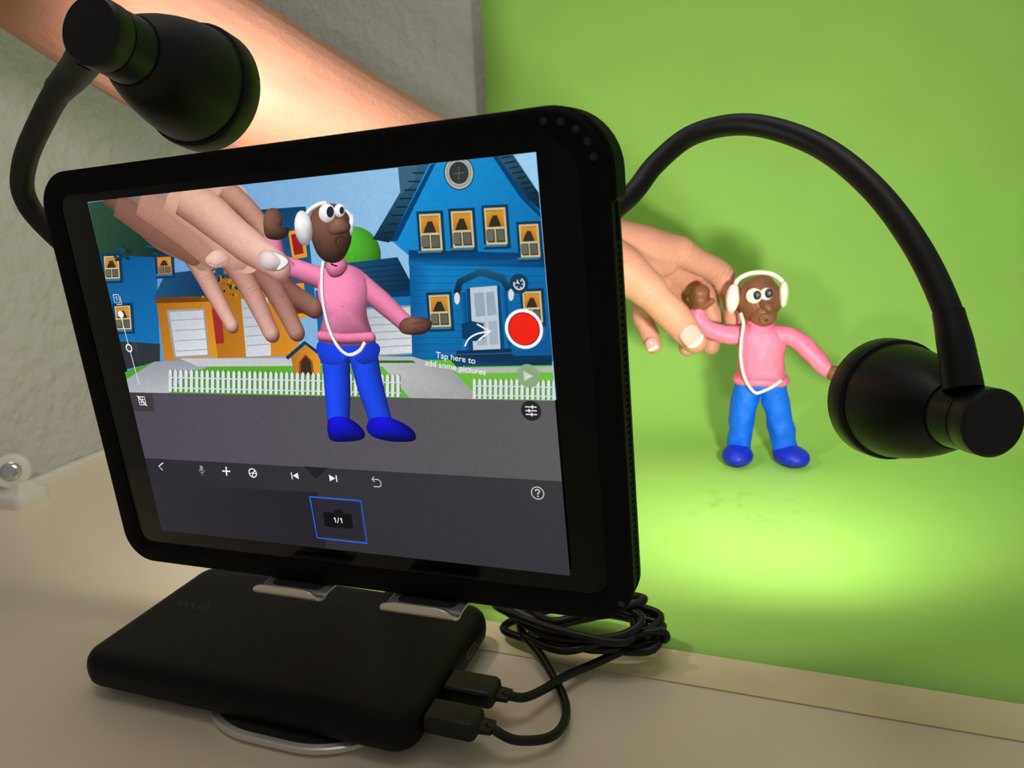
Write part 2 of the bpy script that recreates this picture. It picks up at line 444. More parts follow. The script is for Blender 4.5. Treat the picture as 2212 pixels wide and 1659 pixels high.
# low blue garage house
shp([(690,632),(905,628),(908,778),(700,780)],lg((700,640),(14,92,150),(900,770),(22,114,178)))
shp([(700,580),(868,563),(908,636),(700,645)],lg((760,570),(30,88,128),(800,640),(10,40,70)))
for k in range(5): line([(705,592+10*k),(876+6*k,578+11*k)],0.22,(12,38,62))
shp([(700,643),(908,634),(908,646),(702,655)],(8,56,100))
shp([(796,670),(899,666),(905,771),(802,775)],(140,150,162));shp([(800,674),(896,670),(902,768),(806,772)],lg((800,674),(180,186,194),(900,768),(218,222,226)))
for k in range(5): line([(801,692+16*k),(898,688+16*k)],0.3,(156,162,172))
# big blue house
shp([(930,366),(1092,350),(1172,440),(ER(470),470),(ER(790),790),(902,788),(893,560),(848,522)],lg((900,400),(24,146,212),(1190,780),(10,84,142)))
shp([(893,560),(935,560),(940,788),(902,788)],lg((893,600),(10,88,146),(938,600),(20,120,186)))
shp([(868,372),(908,368),(936,365),(858,520),(850,532),(814,524),(876,420)],lg((870,380),(44,96,120),(830,520),(14,42,64)))
shp([(868,372),(908,368),(904,405),(874,430)],(56,100,124))
shp([(940,366),(950,364),(868,528),(852,530)],(8,62,110))
shp([(1082,351),(1118,348),(ER(428),430),(ER(468),468),(1140,432)],lg((1090,350),(48,92,112),(1170,450),(12,38,58)))
shp([(1074,352),(1084,351),(1142,432),(ER(472),472),(ER(482),484),(1134,440)],(8,62,108))
for k in range(9): line([(1090+9*k,355+11*k),(1114+8*k,351+11*k)],0.35,(12,34,50))
for k in range(8): line([(900-9*k,384+18*k),(926-9*k,384+18*k)],0.35,(12,34,50))
shp([(893,548),(ER(558),559),(ER(574),574),(893,565)],(8,66,116));shp([(893,563),(ER(572),572),(ER(590),590),(893,580)],lg((900,564),(8,70,120),(900,582),(18,110,174)))
for k in range(14): line([(905,590+14.5*k),(ER(590)-2,593+14.5*k)],0.14,(12,80,138))
circ((1001,385),4.5,(28,70,100));circ((1001,385),4.15,(176,178,172));circ((1001,385),2.9,(52,56,52));ring((1001,385),3.45,0.25,(120,124,120));line([(1001,371),(1001,399)],0.18,(104,110,104));line([(989,386),(1013,385)],0.18,(104,110,104))
for a,b in ((915,472),(984,467),(1056,461)): win(a,b,46,78)
win(1132,497,42,70);win(938,645,44,68);win(1141,640,40,66)
shp([(1020,632),(1092,626),(1104,768),(1028,770)],(10,66,116));shp([(1028,630),(1086,626),(1095,764),(1036,768)],(192,202,212));shp([(1036,642),(1058,640),(1062,690),(1041,692)],(150,168,184));shp([(1062,640),(1080,638),(1086,688),(1066,690)],(150,168,184))
shp([(1041,704),(1062,702),(1066,752),(1046,754)],(160,176,190));shp([(1068,702),(1086,700),(1090,750),(1072,752)],(160,176,190))
shp([(1004,640),(1018,638),(1028,766),(1014,768)],lg((1004,700),(30,128,190),(1022,700),(8,70,120)));shp([(1094,634),(1107,633),(1118,762),(1105,764)],lg((1094,700),(30,128,190),(1112,700),(8,70,120)))
shp([(992,640),(1000,612),(1050,588),(1100,602),(1118,630),(1106,640),(1094,618),(1050,604),(1012,622),(1006,645)],lg((1050,588),(36,92,124),(1050,640),(8,40,66)))
shp(elp((1000,652),6,13),(216,220,214));shp(elp((1117,646),6,13),(216,220,214))
shp([(1000,764),(1118,760),(1130,800),(990,802)],(12,48,78))
for k in range(3): line([(996,772+9*k),(1124,770+9*k)],0.35,(34,92,132))
shp([(1010,706),(1030,700),(1058,706),(1060,738),(1040,744),(1012,738)],(10,60,100))
# ground
shp([(EL(800),800),(345,778),(905,782),(ER(786),786),(1214,873),(291,844)],lg((300,800),(74,158,38),(1200,860),(112,190,60)))
shp([(EL(812),815),(345,778),(500,776),(420,806),(372,850),(EL(842),844)],lg((340,780),(150,154,162),(360,850),(184,188,192)))
shp([(398,772),(700,776),(705,792),(440,790)],(196,198,198));shp([(700,770),(905,775),(985,800),(1056,869),(900,864),(840,795),(700,790)],lg((840,780),(190,192,190),(980,840),(156,158,156)))
shp([(985,800),(ER(800),800),(ER(812),812),(1005,812)],(178,180,178))
shp([(432,796),(600,798),(640,812),(420,812)],(84,168,40))
shp([(980,776),(ER(776),776),(ER(797),797),(1000,798)],lg((1000,776),(10,50,84),(1000,798),(24,78,112)))
shp([(700,780),(905,783),(912,788),(700,787)],(40,110,40))
# dog house
shp([(640,770),(672,745),(704,768),(706,812),(650,812)],lg((640,780),(180,112,30),(705,800),(226,154,50)));line([(632,775),(671,742),(708,770)],1.2,(18,58,90))
shp([(662,812),(662,784),(673,770),(684,782),(688,812)],(60,44,34));line([(660,812),(660,784),(673,768),(686,782),(690,812)],0.5,(160,50,40))
# picket fence
def fence(x0,x1,yt,yb,sl,st):
    for dx,colr in ((2.2,(84,118,84)),(0,(222,226,230))):
        x=x0;S.d+=.005
        while x<x1:
            t=yt+(x-x0)*sl;b=yb+(x-x0)*sl;xx=x+dx
            shp([(xx,b),(xx,t+5),(xx+3,t),(xx+6.5,t+5),(xx+6.5,b)],colr,same=True);x+=st
        for k in (0.35,0.8):
            y=yt+(yb-yt)*k;shp([(x0,y+dx),(x1,y+(x1-x0)*sl+dx),(x1,y+3+(x1-x0)*sl+dx),(x0,y+3+dx)],colr if dx else (200,206,210),same=True)
fence(376,880,794,843,0.035,11.5);fence(1036,1212,822,866,0.03,11.5)
# grey stage floor and tool bars
shp([(EL(843),843),(1214,873),(1230,1045),(EL(984),984)],lg((330,960),(80,73,87),(1000,900),(92,90,92)))
shp([(EL(984),984),(1230,1045),(1249,1247),(362,1139)],lg((800,1000),(56,55,59),(760,1200),(42,41,49)))
shp([(EL(1040),1040),(700,1062),(720,1185),(362,1139)],lg((400,1050),(46,43,50),(500,1150),(36,34,41)))
shp([(670,1006),(724,1010),(697,1033)],(32,32,34))
# --- the hand holding the figure
WARM=True
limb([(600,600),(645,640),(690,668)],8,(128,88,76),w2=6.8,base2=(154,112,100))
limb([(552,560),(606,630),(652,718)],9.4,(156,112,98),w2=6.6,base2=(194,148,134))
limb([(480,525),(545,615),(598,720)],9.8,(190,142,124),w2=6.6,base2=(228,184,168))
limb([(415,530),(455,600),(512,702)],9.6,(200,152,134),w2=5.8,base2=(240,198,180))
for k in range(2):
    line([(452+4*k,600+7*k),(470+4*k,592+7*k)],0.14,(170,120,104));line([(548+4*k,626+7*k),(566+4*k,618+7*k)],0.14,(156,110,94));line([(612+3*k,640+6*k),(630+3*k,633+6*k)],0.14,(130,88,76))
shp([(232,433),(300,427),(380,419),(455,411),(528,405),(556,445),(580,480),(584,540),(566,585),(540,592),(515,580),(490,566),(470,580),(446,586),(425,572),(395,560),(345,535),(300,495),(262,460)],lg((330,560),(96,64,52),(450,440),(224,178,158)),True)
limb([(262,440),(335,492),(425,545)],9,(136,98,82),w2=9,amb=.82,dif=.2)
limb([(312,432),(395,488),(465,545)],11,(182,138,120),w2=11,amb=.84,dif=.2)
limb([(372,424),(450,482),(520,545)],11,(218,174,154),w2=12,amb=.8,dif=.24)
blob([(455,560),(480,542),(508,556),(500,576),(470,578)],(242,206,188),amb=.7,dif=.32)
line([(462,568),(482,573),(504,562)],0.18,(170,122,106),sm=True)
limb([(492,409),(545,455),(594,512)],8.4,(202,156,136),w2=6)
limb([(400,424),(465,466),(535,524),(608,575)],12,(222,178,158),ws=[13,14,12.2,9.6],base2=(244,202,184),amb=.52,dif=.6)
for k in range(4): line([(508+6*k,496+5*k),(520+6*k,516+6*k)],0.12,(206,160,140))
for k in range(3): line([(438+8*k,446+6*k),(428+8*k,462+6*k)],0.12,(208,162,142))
# --- clay figure on the display
WARM=False
PK=(246,140,182);BR_=(122,84,68);BL_=(30,76,240);SH=(20,20,214)
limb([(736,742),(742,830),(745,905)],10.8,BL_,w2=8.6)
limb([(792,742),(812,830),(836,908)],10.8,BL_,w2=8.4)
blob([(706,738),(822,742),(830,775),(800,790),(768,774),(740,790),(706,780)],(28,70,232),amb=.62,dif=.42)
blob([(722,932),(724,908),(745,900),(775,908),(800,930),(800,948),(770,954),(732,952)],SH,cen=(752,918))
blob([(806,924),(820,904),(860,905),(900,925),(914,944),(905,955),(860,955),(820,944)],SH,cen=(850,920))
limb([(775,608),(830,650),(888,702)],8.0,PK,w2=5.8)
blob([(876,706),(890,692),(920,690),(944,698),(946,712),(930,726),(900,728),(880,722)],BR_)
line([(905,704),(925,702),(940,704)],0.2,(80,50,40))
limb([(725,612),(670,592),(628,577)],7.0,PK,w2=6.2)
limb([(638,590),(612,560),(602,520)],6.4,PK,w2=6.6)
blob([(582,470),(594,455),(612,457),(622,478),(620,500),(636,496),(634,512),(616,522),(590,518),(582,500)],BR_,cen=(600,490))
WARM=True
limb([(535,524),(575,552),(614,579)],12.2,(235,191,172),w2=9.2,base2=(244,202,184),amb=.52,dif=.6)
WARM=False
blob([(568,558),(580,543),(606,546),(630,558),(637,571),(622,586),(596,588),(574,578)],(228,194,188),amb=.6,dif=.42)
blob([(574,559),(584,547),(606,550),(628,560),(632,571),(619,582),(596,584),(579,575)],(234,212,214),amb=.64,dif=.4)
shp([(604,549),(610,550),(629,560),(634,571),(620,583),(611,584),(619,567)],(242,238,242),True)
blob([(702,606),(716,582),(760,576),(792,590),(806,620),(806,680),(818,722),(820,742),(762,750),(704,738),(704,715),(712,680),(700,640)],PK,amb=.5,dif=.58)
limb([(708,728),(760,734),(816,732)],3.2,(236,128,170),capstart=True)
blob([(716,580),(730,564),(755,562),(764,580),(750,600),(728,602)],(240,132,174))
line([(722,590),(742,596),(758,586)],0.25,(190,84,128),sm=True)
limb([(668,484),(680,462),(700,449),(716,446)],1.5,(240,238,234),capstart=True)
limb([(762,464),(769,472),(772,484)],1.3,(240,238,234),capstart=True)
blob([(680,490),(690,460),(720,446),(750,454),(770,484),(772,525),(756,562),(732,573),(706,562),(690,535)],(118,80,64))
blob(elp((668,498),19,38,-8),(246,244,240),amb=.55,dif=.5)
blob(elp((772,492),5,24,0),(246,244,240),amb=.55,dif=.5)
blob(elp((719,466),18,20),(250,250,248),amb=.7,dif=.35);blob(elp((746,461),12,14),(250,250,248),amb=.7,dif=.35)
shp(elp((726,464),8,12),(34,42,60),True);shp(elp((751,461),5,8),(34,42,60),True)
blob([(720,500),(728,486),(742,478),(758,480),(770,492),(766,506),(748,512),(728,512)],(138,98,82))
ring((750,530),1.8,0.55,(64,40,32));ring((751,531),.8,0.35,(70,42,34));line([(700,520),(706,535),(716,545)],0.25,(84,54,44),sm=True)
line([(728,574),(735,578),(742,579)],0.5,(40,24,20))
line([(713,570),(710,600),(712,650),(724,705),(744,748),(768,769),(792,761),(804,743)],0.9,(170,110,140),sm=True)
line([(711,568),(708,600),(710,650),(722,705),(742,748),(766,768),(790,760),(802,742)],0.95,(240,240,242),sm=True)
# --- interface
Wt=(240,240,242)
def one(x,y,h_,w_=.3,col=Wt):
    line([(x,y-h_/2),(x,y+h_/2)],w_,col,px=False);line([(x-h_*.28,y-h_*.22),(x,y-h_/2+w_*.3)],w_,col,px=False)
line([(272,676),(313,826)],0.28,Wt);circ((273,676),1.25,Wt);circ((291,748),1.5,Wt);circ((291,748),1.0,(70,80,86))
q=TR(265,643);line([(q[0]-1.4,q[1]-1.5),(q[0]+1,q[1]-1.5),(q[0]+1,q[1]+1.3),(q[0]-1.4,q[1]+1.3),(q[0]-1.4,q[1]-1.5)],0.25,Wt,px=False)
line([(q[0]+1.6,q[1]-0.9),(q[0]+1.6,q[1]+1.9),(q[0]-0.8,q[1]+1.9)],0.25,Wt,px=False);one(q[0]-.1,q[1]-.1,1.6,.25)
shp([(EL(843)+2,844),(342,846),(348,884),(EL(882)+2,882)],(62,60,64))
q=TR(320,861);line([(q[0]-1.5,q[1]-1.5),(q[0]+1.5,q[1]-1.5),(q[0]+1.5,q[1]+1.5),(q[0]-1.5,q[1]+1.5),(q[0]-1.5,q[1]-1.5)],0.35,Wt,px=False)
for k in (-.5,.5): line([(q[0]+k,q[1]-1.5),(q[0]+k,q[1]+1.5)],0.2,Wt,px=False);line([(q[0]-1.5,q[1]+k),(q[0]+1.5,q[1]+k)],0.2,Wt,px=False)
line([(q[0]-1.9,q[1]-1.9),(q[0]+1.9,q[1]+1.9)],0.35,Wt,px=False)
line([(366,994),(357,1001),(365,1010)],0.4,Wt)
line([(449,1001),(449.6,1012)],1.3,(140,140,144));ring((449.5,1009),1.25,0.25,(150,150,154),10,170);line([(450.5,1016),(451,1022)],0.25,(150,150,154))
line([(495,1013),(512,1014)],0.55,Wt);line([(503,1004),(504.5,1023)],0.55,Wt)
ring((561,1018),1.55,0.4,Wt);line([(561,1018),(567,1012)],0.4,Wt);line([(553,1018),(568,1019)],0.3,Wt);line([(561,1018),(561,1027)],0.35,Wt)
def tri(c,s,d,col=Wt):
    x,y=TR(*c);S.poly([(x-d*s,y-s),(x+d*s,y),(x-d*s,y+s)],col)
tri((654,1025),1.15,-1);q=TR(646,1025);line([(q[0],q[1]-1.2),(q[0],q[1]+1.2)],0.4,Wt,px=False)
tri((734,1031),1.15,1);q=TR(743,1032);line([(q[0],q[1]-1.2),(q[0],q[1]+1.2)],0.4,Wt,px=False)
q=TR(820,1036);x,y=q;line([(x,y-.3),(x+2.2,y-.3),(x+3.0,y+.2),(x+3.2,y+1),(x+3.0,y+1.8),(x+2.2,y+2.2),(x+.3,y+2.2)],0.32,(200,200,204),px=False);line([(x+.9,y-1.2),(x,y-.3),(x+.9,y+.6)],0.3,(200,200,204),px=False)
line([(685,1070),(796,1080),(810,1171),(702,1158),(685,1070),(690,1070.5)],0.5,(30,104,240))
shp([(690,1075),(792,1084),(805,1166),(706,1154)],(40,39,48))
shp([(714,1103),(776,1108),(780,1140),(719,1134)],(14,14,16))
shp([(738,1101),(744,1097),(752,1098),(758,1103),(760,1139),(740,1137)],(20,20,22))
q=TR(747,1121);one(q[0]-1.1,q[1],1.8,.34);one(q[0]+1.4,q[1],1.8,.34);line([(q[0]-.35,q[1]+1.0),(q[0]+.4,q[1]-1.0)],.28,Wt,px=False)
ring((1179,1068),1.9,0.25,(215,215,217))
x,y=TR(1179,1068);line([(x-.62,y-.55),(x-.5,y-.95),(x,y-1.15),(x+.5,y-.95),(x+.6,y-.5),(x+.35,y-.1),(x,y+.15),(x,y+.5)],.3,(232,232,234),px=False);circ((x,y+1.0),.22,(232,232,234),px=False,n=12)
circ((1136,622),2.7,(22,58,86));ring((1136,622),1.5,0.3,Wt,-60,200)
line([(1136,622),(1131,617)],0.4,Wt);ring((1136,622),1.5,0.45,(200,200,205),-60,-10)
for k in range(6): ring((1136,622),1.0,0.3,Wt,k*60,k*60+18,2)
circ((1147,718),5.55,(246,246,248));circ((1147,718),4.65,(34,20,20));circ((1147,718),4.4,(240,36,22))
circ((1157,818),3.4,(136,168,124));tri((1158,818),1.4,1,(200,214,196))
circ((1164,892),3.0,(38,38,40))
q=TR(1164,892)
for k,o in ((-1.1,.5),(0,-.6),(1.1,.1)):
    line([(q[0]-1.7,q[1]+k),(q[0]+1.7,q[1]+k)],0.3,Wt,px=False);line([(q[0]+o,q[1]+k-.5),(q[0]+o,q[1]+k+.5)],0.35,Wt,px=False)
text('Tap here to',(1000,778),2.6,(246,246,246),angle=.15);text('add some pictures',(999,798),2.6,(246,246,246),angle=.15)
line([(1020,753),(1028,738),(1046,727),(1074,722)],0.45,(245,245,245),sm=True);line([(1046,706),(1058,713),(1076,722),(1062,731),(1049,741)],0.45,(245,245,245))

me=bpy.data.meshes.new('display');me.from_pydata([Vector(v)*0.001 for v in S.v],[],S.f)
ca=me.color_attributes.new('Col','FLOAT_COLOR','POINT')
for i,c in enumerate(S.col): ca.data[i].color=c
m=bpy.data.materials.new('display_picture');m.use_nodes=True;nt=m.node_tree;b=nt.nodes['Principled BSDF']
b.inputs['Base Color'].default_value=(0.002,0.002,0.002,1);b.inputs['Roughness'].default_value=0.15;b.inputs['Specular IOR Level'].default_value=0.12
at=nt.nodes.new('ShaderNodeAttribute');at.attribute_name='Col'
nz=nt.nodes.new('ShaderNodeTexNoise');nz.inputs['Scale'].default_value=700;nz.inputs['Detail'].default_value=3
tc=nt.nodes.new('ShaderNodeTexCoord');nt.links.new(tc.outputs['Object'],nz.inputs['Vector'])
mr=nt.nodes.new('ShaderNodeMapRange');mr.inputs['To Min'].default_value=0.88;mr.inputs['To Max'].default_value=1.12
nt.links.new(nz.outputs['Fac'],mr.inputs['Value'])
hs=nt.nodes.new('ShaderNodeHueSaturation');nt.links.new(at.outputs['Color'],hs.inputs['Color']);nt.links.new(mr.outputs['Result'],hs.inputs['Value'])
nt.links.new(hs.outputs['Color'],b.inputs['Emission Color']);b.inputs['Emission Strength'].default_value=1.0
me.materials.append(m)
do=link(bpy.data.objects.new('display',me));do.parent=tab;do['label']='lit display with cartoon street picture and app buttons'

# ------------------------------------------------------------------ stand
st=root('tablet_stand',(-167,236,-199),'aluminium tablet stand with two hook rests and rounded base','stand')
make('base_plate',MB().add(slab(-170,239,92,97,36,[(1.2,-198.3),(0,-197.4),(0,-195.6),(0.8,-195.0)],idf,12)),[M_metal],st)
make('base_pad',MB().add(slab(-170,239,87,92,34,[(0,-195.1),(0,-194.9),(0.4,-194.7)],idf,12)),[M_pad],st)
make('column',MB().add(slab(-160,283,20,6,2.8,[(0,-195.5),(0,-96),(0.8,-95)],idf,4)),[M_metal],st)
make('hinge_arm',MB().add(tube([(-160,283,-100),(-160,260,-96),(-160,228,-92)],[6,6,6],16,4)),[M_metal],st)
make('back_plate',MB().add(slab(84,88,74,78,8,[(0.5,-14.4),(0,-14.0),(0,-12.8),(0.5,-12.4)],lambda x,y,z:tuple(PW(x,y,z)),6)),[M_metal],st)
def hook(x0,x1):
    prof=[(-13.7,118),(-13.7,132),(-12.8,135.0),(-10.5,136.2),(-6,136.0),(3,135.6),(6,136.4),(8.4,135.6),(9.6,133.6),(9.6,131.6)]
    P,_=cr([(0,a,b) for a,b in prof],[1]*len(prof),4)
    n=len(P);v=[];f=[]
    for i,p in enumerate(P):
        t=(P[min(i+1,n-1)]-P[max(i-1,0)]).normalized();nr=Vector((0,-t.z,t.y))
        e=max(0,(i-(n-8))/7.0);ins=(1-math.sqrt(max(0,1-e*e)))*6
        xa,xb=x0+ins,x1-ins
        for (x,o) in ((xa,-.6),(xb,-.6),(xb,.6),(xa,.6)):
            q=p+nr*o;v.append(PW(x,q.z,q.y))
    for i in range(n-1):
        for k in range(4):
            a=i*4+k;b2=i*4+(k+1)%4;f.append([a,b2,b2+4,a+4])
    f.append([0,1,2,3]);f.append([(n-1)*4+k for k in range(4)])
    return v,f
for x0,x1 in ((46,73),(97,124)):
    bevel(make('hook_rest',MB().add(hook(x0,x1)),[M_metal],st,angle=60),0.0003,2)
    make('rubber_strip',MB().add(slab((x0+x1)/2,-4,x1-x0-6,16,2,[(0,135.4),(0,134.9),(.3,134.7)],lambda x,y,z:tuple(PW(x,z,y)),4)),[M_pad],st)

# ------------------------------------------------------------------ power bank
pb=root('power_bank',(-189,232,-194.6),'slim black matte power bank lying on the stand base','power bank')
make('body',MB().add(slab(-190,236.5,153,82,10,[(5,-194.6),(2,-194),(0.5,-192),(0,-189),(0,-186),(0.7,-183.2),(2.0,-181.4),(4,-180.3),(7,-180)],idf,10)),[M_pb],pb)
def flat_text(s,size,loc,rz,m,parent,name):
    cu=bpy.data.curves.new('tmp','FONT');cu.body=s;cu.size=size*0.001;cu.extrude=0.00004;cu.align_x='CENTER';cu.align_y='CENTER'
    o=link(bpy.data.objects.new('tmp',cu));bpy.context.view_layer.update()
    me=bpy.data.meshes.new_from_object(o.evaluated_get(bpy.context.evaluated_depsgraph_get()));bpy.data.objects.remove(o)
    me.materials.append(m);o=link(bpy.data.objects.new(name,me));o.matrix_world=Matrix.Translation(W(loc))@Matrix.Rotation(rz,4,'Z')
    o.parent=parent;o.matrix_parent_inverse=parent.matrix_world.inverted();return o
flat_text('ANKER',6,(-245,240,-179.96),0,M_pbt,pb,'printed_name')
yz=lambda X:(lambda y,z,d:(X+d,y,z))
make('usb_port',MB().add(slab(252,-187.4,9,3.4,1,[(0,-.5),(0,.1),(.4,.12),(.7,-.4)],yz(-113.5),3)),[M_port],pb)

# ------------------------------------------------------------------ gooseneck lamps
def lamp(K,C,neck,nr,sleeve,label,clamp):
    K=Vector(K);C=Vector(C);ax=(C-K).normalized()
    rt=root('gooseneck_lamp',clamp,label,'lamp','clip-on gooseneck lamps')
    make('gooseneck',MB().add(tube(neck,nr,24,8)),[M_neck],rt)
    make('neck_sleeve',MB().add(tube(sleeve[0],sleeve[1],24,5,cap=False)),[M_lamp],rt)
    make('knob',MB().add(lathe([(-4,0.3),(-4,9.2),(-3.2,10.1),(2.4,10.2),(3.3,9.6),(3.3,8)],K,ax)),[M_lamp],rt)
    make('pivot',MB().add(lathe([(3,9.0),(3.4,9.9),(12,10.4),(12.4,10)],K,ax)),[M_pivot],rt)
    make('lamp_shade',MB().add(lathe([(11.8,9.5),(12,10.9),(16,13.0),(21,15.2),(27,17.2),(33,18.7),(38,19.5),(41,19.8),(41.2,20.7),(42,21.1),(48.5,21.2),(49.5,20.7),(49.5,19.2),(47,18.6),(46,18.2),(45.8,12),(45.8,0.3)],K,ax)),[M_lamp],rt)
    make('led_panel',MB().add(lathe([(45.9,0.2),(45.9,15),(46.6,15),(46.8,0.2)],K,ax)),[M_led],rt)
    c=Vector(clamp)
    make('clip',MB().add(slab(c.x,c.y,16,20,4,[(1,c.z-14),(0,c.z-12),(0,c.z+6),(2,c.z+9)],idf,5)).add(tube([c+Vector((0,-3,-8)),c+Vector((0,-9,-16)),c+Vector((0,-11,-24))],[3.5,3,2.5],12,4)),[M_lamp],rt)
    return rt,K+ax*48.5,ax
lampR,LR,axR=lamp((58.7,244,-74),(37.6,286,-80),
  [(-118,242,-78),(-104,262,-52),(-78,288,-26),(-57.6,305,-9),(-48,316,4),(-34,322,14.5),(-13,318,16.5),(10,306,8),(27.6,288,-6.9),(40.8,272,-25.6),(49.5,259,-45.3),(52.6,249.5,-61)],
  [4.1]*12,([(49.3,259.4,-44.6),(51.3,253.5,-54.5),(53.2,248.6,-65.5)],[4.5,5.1,5.6]),
  'black gooseneck clip lamp arching over and lighting the green paper',(-118,242,-88))
lampL,LL,axL=lamp((-189,187.4,46),(-193,236.4,34.4),
  [(-190,240,-84),(-222,243,-62),(-252,238,-36),(-273,230,-12),(-280,227,2),(-270,222,15),(-247,214,29),(-227,206,37),(-207,198,41)],
  [4.1]*9,([(-230,207,36),(-216,201.5,39.5),(-200,193,43)],[4.5,5.0,5.4]),
  'black gooseneck clip lamp peeking over the tablet top edge',(-185,240,-92))

# ------------------------------------------------------------------ USB cables
def plug(y):
    return MB().add(slab(y,-187,12,7.2,1.6,[(0.4,0.2),(0,0.6),(0,18),(0.8,19.4),(2.6,20.5),(2.8,25)],yz(-113.4),4))
def cable(pts,y,label):
    rt=root('usb_cable',(-113,y,-187),label,'cable','black USB cables')
    make('plug',plug(y),[M_cable],rt)
    make('cord',MB().add(tube(pts,[1.75]*len(pts),12,6)),[M_cable],rt)
    return rt
def loops(cx,cy,rx,ry,n,z,tilt,ph,seed):
    rnd=random.Random(seed);o=[]
    for k in range(n*8):
        a=ph+2*math.pi*k/8;j=k//8
        jr=[0,6,-7,3,-4][j%5];tl=tilt+[0,.36,-.28,.2][j%4]
        rxx=rx+[0,-7,3,-11][j%4]
        o.append((cx+jr+math.cos(a)*(rxx+rnd.uniform(-4,4))*math.cos(tl)-math.sin(a)*ry*math.sin(tl),cy+math.cos(a)*rx*math.sin(tl)*.6+math.sin(a)*(ry+rnd.uniform(-5,5)),z+(k/8)*2.2+4.2*(1+math.sin(a*1+seed+j))+rnd.uniform(0,2)))
    return o
cable([(-90,229,-187),(-84,232,-189),(-79,241,-191),(-73,254,-192.5),(-62,268,-193)]+loops(-72,281,36,14,3,-195,0.02,0.2,1)+[(-60,292,-172),(-95,285,-150),(-118,262,-118),(-118,248,-102)],229,'black USB cable coiled in loops beside the power bank')
cable([(-90,211,-187),(-80,212,-191),(-69,222,-194),(-70,240,-195),(-86,262,-192),(-100,276,-189)]+loops(-76,283,34,12,4,-191,-0.15,2.6,5)+[(-118,290,-166),(-150,288,-140),(-176,262,-116),(-185,250,-106)],211,'black USB cable plugged into the nearer power bank port')

# ------------------------------------------------------------------ clay figure
cf=root('clay_figure',(-9,528,-198.6),'clay figure in pink sweater and blue trousers wearing white headphones','figure')
def part(name,mb,m): return make(name,mb,[m],cf)
FR=Matrix.Rotation(math.radians(7),3,'Y')@Matrix.Rotation(math.radians(12),3,'Z')
def wob(vf,c,amp,seed,fr=0.12):
    v,f=vf;o=[]
    for p in v:
        p=Vector(p);n=noise.noise(p*fr+Vector((seed,0,0)))
        d=(p-Vector(c)) if c else Vector((noise.noise(p*fr+Vector((0,seed,3))),noise.noise(p*fr+Vector((5,0,seed))),noise.noise(p*fr+Vector((seed,9,0)))))*2
        o.append(p+(d.normalized()*n*amp if c else d*amp))
    return o,f
H=-2.2
part('head',MB().add(wob(ell((-11.5,528,-81+H),(14.0,13.8,16.0),FR,32,20),(-11,528,-81),1.6,3)).add(wob(ell((-8.5,521,-90+H),(8.8,8.8,8.5)),(-9,521,-90),1.2,7)).add(tube([(-11,528,-95),(-10,528,-104)],[5.5,5.5])),M_clayb)
part('nose',MB().add(wob(ell((-5.8,511.3,-83.5+H),(4.8,5.2,3.2),Matrix.Rotation(0.5,3,'Y')),(-6,512,-83),.8,4,.3)).add(ell((-8.2,512.4,-82.2+H),(2.6,3.4,2.5))),M_clayb)
mo=[(-6.8+(3.6-.13*k)*math.cos(a),511.0,-91.8+H+(3.4-.13*k)*math.sin(a)) for k,a in enumerate([2*math.pi*k/12 for k in range(20)])]
part('mouth',MB().add(tube(mo,[0.95]*20,8,2)),M_clayb)
for (x,z,rr,px_) in ((-14.6,-77.0+H,5.1,1.9),(-7.2,-75.8+H,4.1,1.6)):
    part('eye',MB().add(ell((x,514.6,z),(rr,3.4,rr))),M_clayw)
    part('pupil',MB().add(ell((x+px_,511.7,z+.7),(2.6,1.2,3.0))),M_clayk)
part('headphone_band',MB().add(tube([(-28,528,-78+H),(-26,528,-69+H),(-19,528,-64.6+H),(-11,528,-63.6+H),(-3,528,-65.2+H),(3.2,528,-70.5+H),(4.8,529,-78+H)],[1.5]*7,14,6)),M_clayw)
part('earmuff',MB().add(wob(ell((-28.5,524,-80.5+H),(4.6,6.5,9.8),Matrix.Rotation(0.12,3,'Y')),(-28,524,-80),1.0,1)),M_clayw)
part('earmuff',MB().add(wob(ell((3.6,527,-77.5+H),(3.2,6.3,8.8)),(3,527,-77),1.0,2)),M_clayw)
def vtorso():
    rings=[(-99,6.5,6.5,-10),(-101.5,8,7.5,-10),(-104,12.5,9,-9.8),(-108,16,10.3,-9.5),(-114,15.8,11,-9.2),(-119,15.2,11,-9.1),(-124,15,11,-9.0),(-129,15.2,11.1,-8.8),(-133,15.6,11.2,-8.6),(-140,16.2,11.4,-8.4),(-141.5,14,10,-8.4)]
    v=[];f=[];sg=32
    for z,a,b,cx in rings:
        for k in range(sg):
            t=2*math.pi*k/sg;v.append((cx+a*math.copysign(abs(math.cos(t))**.85,math.cos(t)),528+b*math.sin(t),z))
    for i in range(len(rings)-1):
        for k in range(sg):
            a=i*sg+k;b=i*sg+(k+1)%sg;f.append([a,b,b+sg,a+sg])
    f.append(list(range(sg)));f.append([(len(rings)-1)*sg+k for k in range(sg)])
    return v,f
sw=MB().add(wob(vtorso(),None,.5,2,.15))
sw.add(wob(tube([(-18,528,-107),(-28,525,-108),(-42,522.5,-104),(-50,523,-97),(-51,523,-91.5)],[6.6,6.2,5.9,5.9,5.6],18,6),None,.5,5,.18))
sw.add(wob(tube([(1,528,-107),(12,526,-109.5),(23,524,-119),(32,522,-128.5)],[6.6,6.2,5.9,5.2],18,6),None,.5,6,.18))
hem=[(-8.5+16.3*math.cos(a),528+11.5*math.sin(a),-138.5+.6*math.sin(3*a)) for a in [2*math.pi*k/24 for k in range(25)]]
sw.add(tube(hem,[2.6]*25,12,1))
col=[(-10+6.8*math.cos(a),528+6.5*math.sin(a),-99.3+.7*math.sin(2*a)) for a in [2*math.pi*k/20 for k in range(21)]]
sw.add(tube(col,[2.3]*21,12,1))
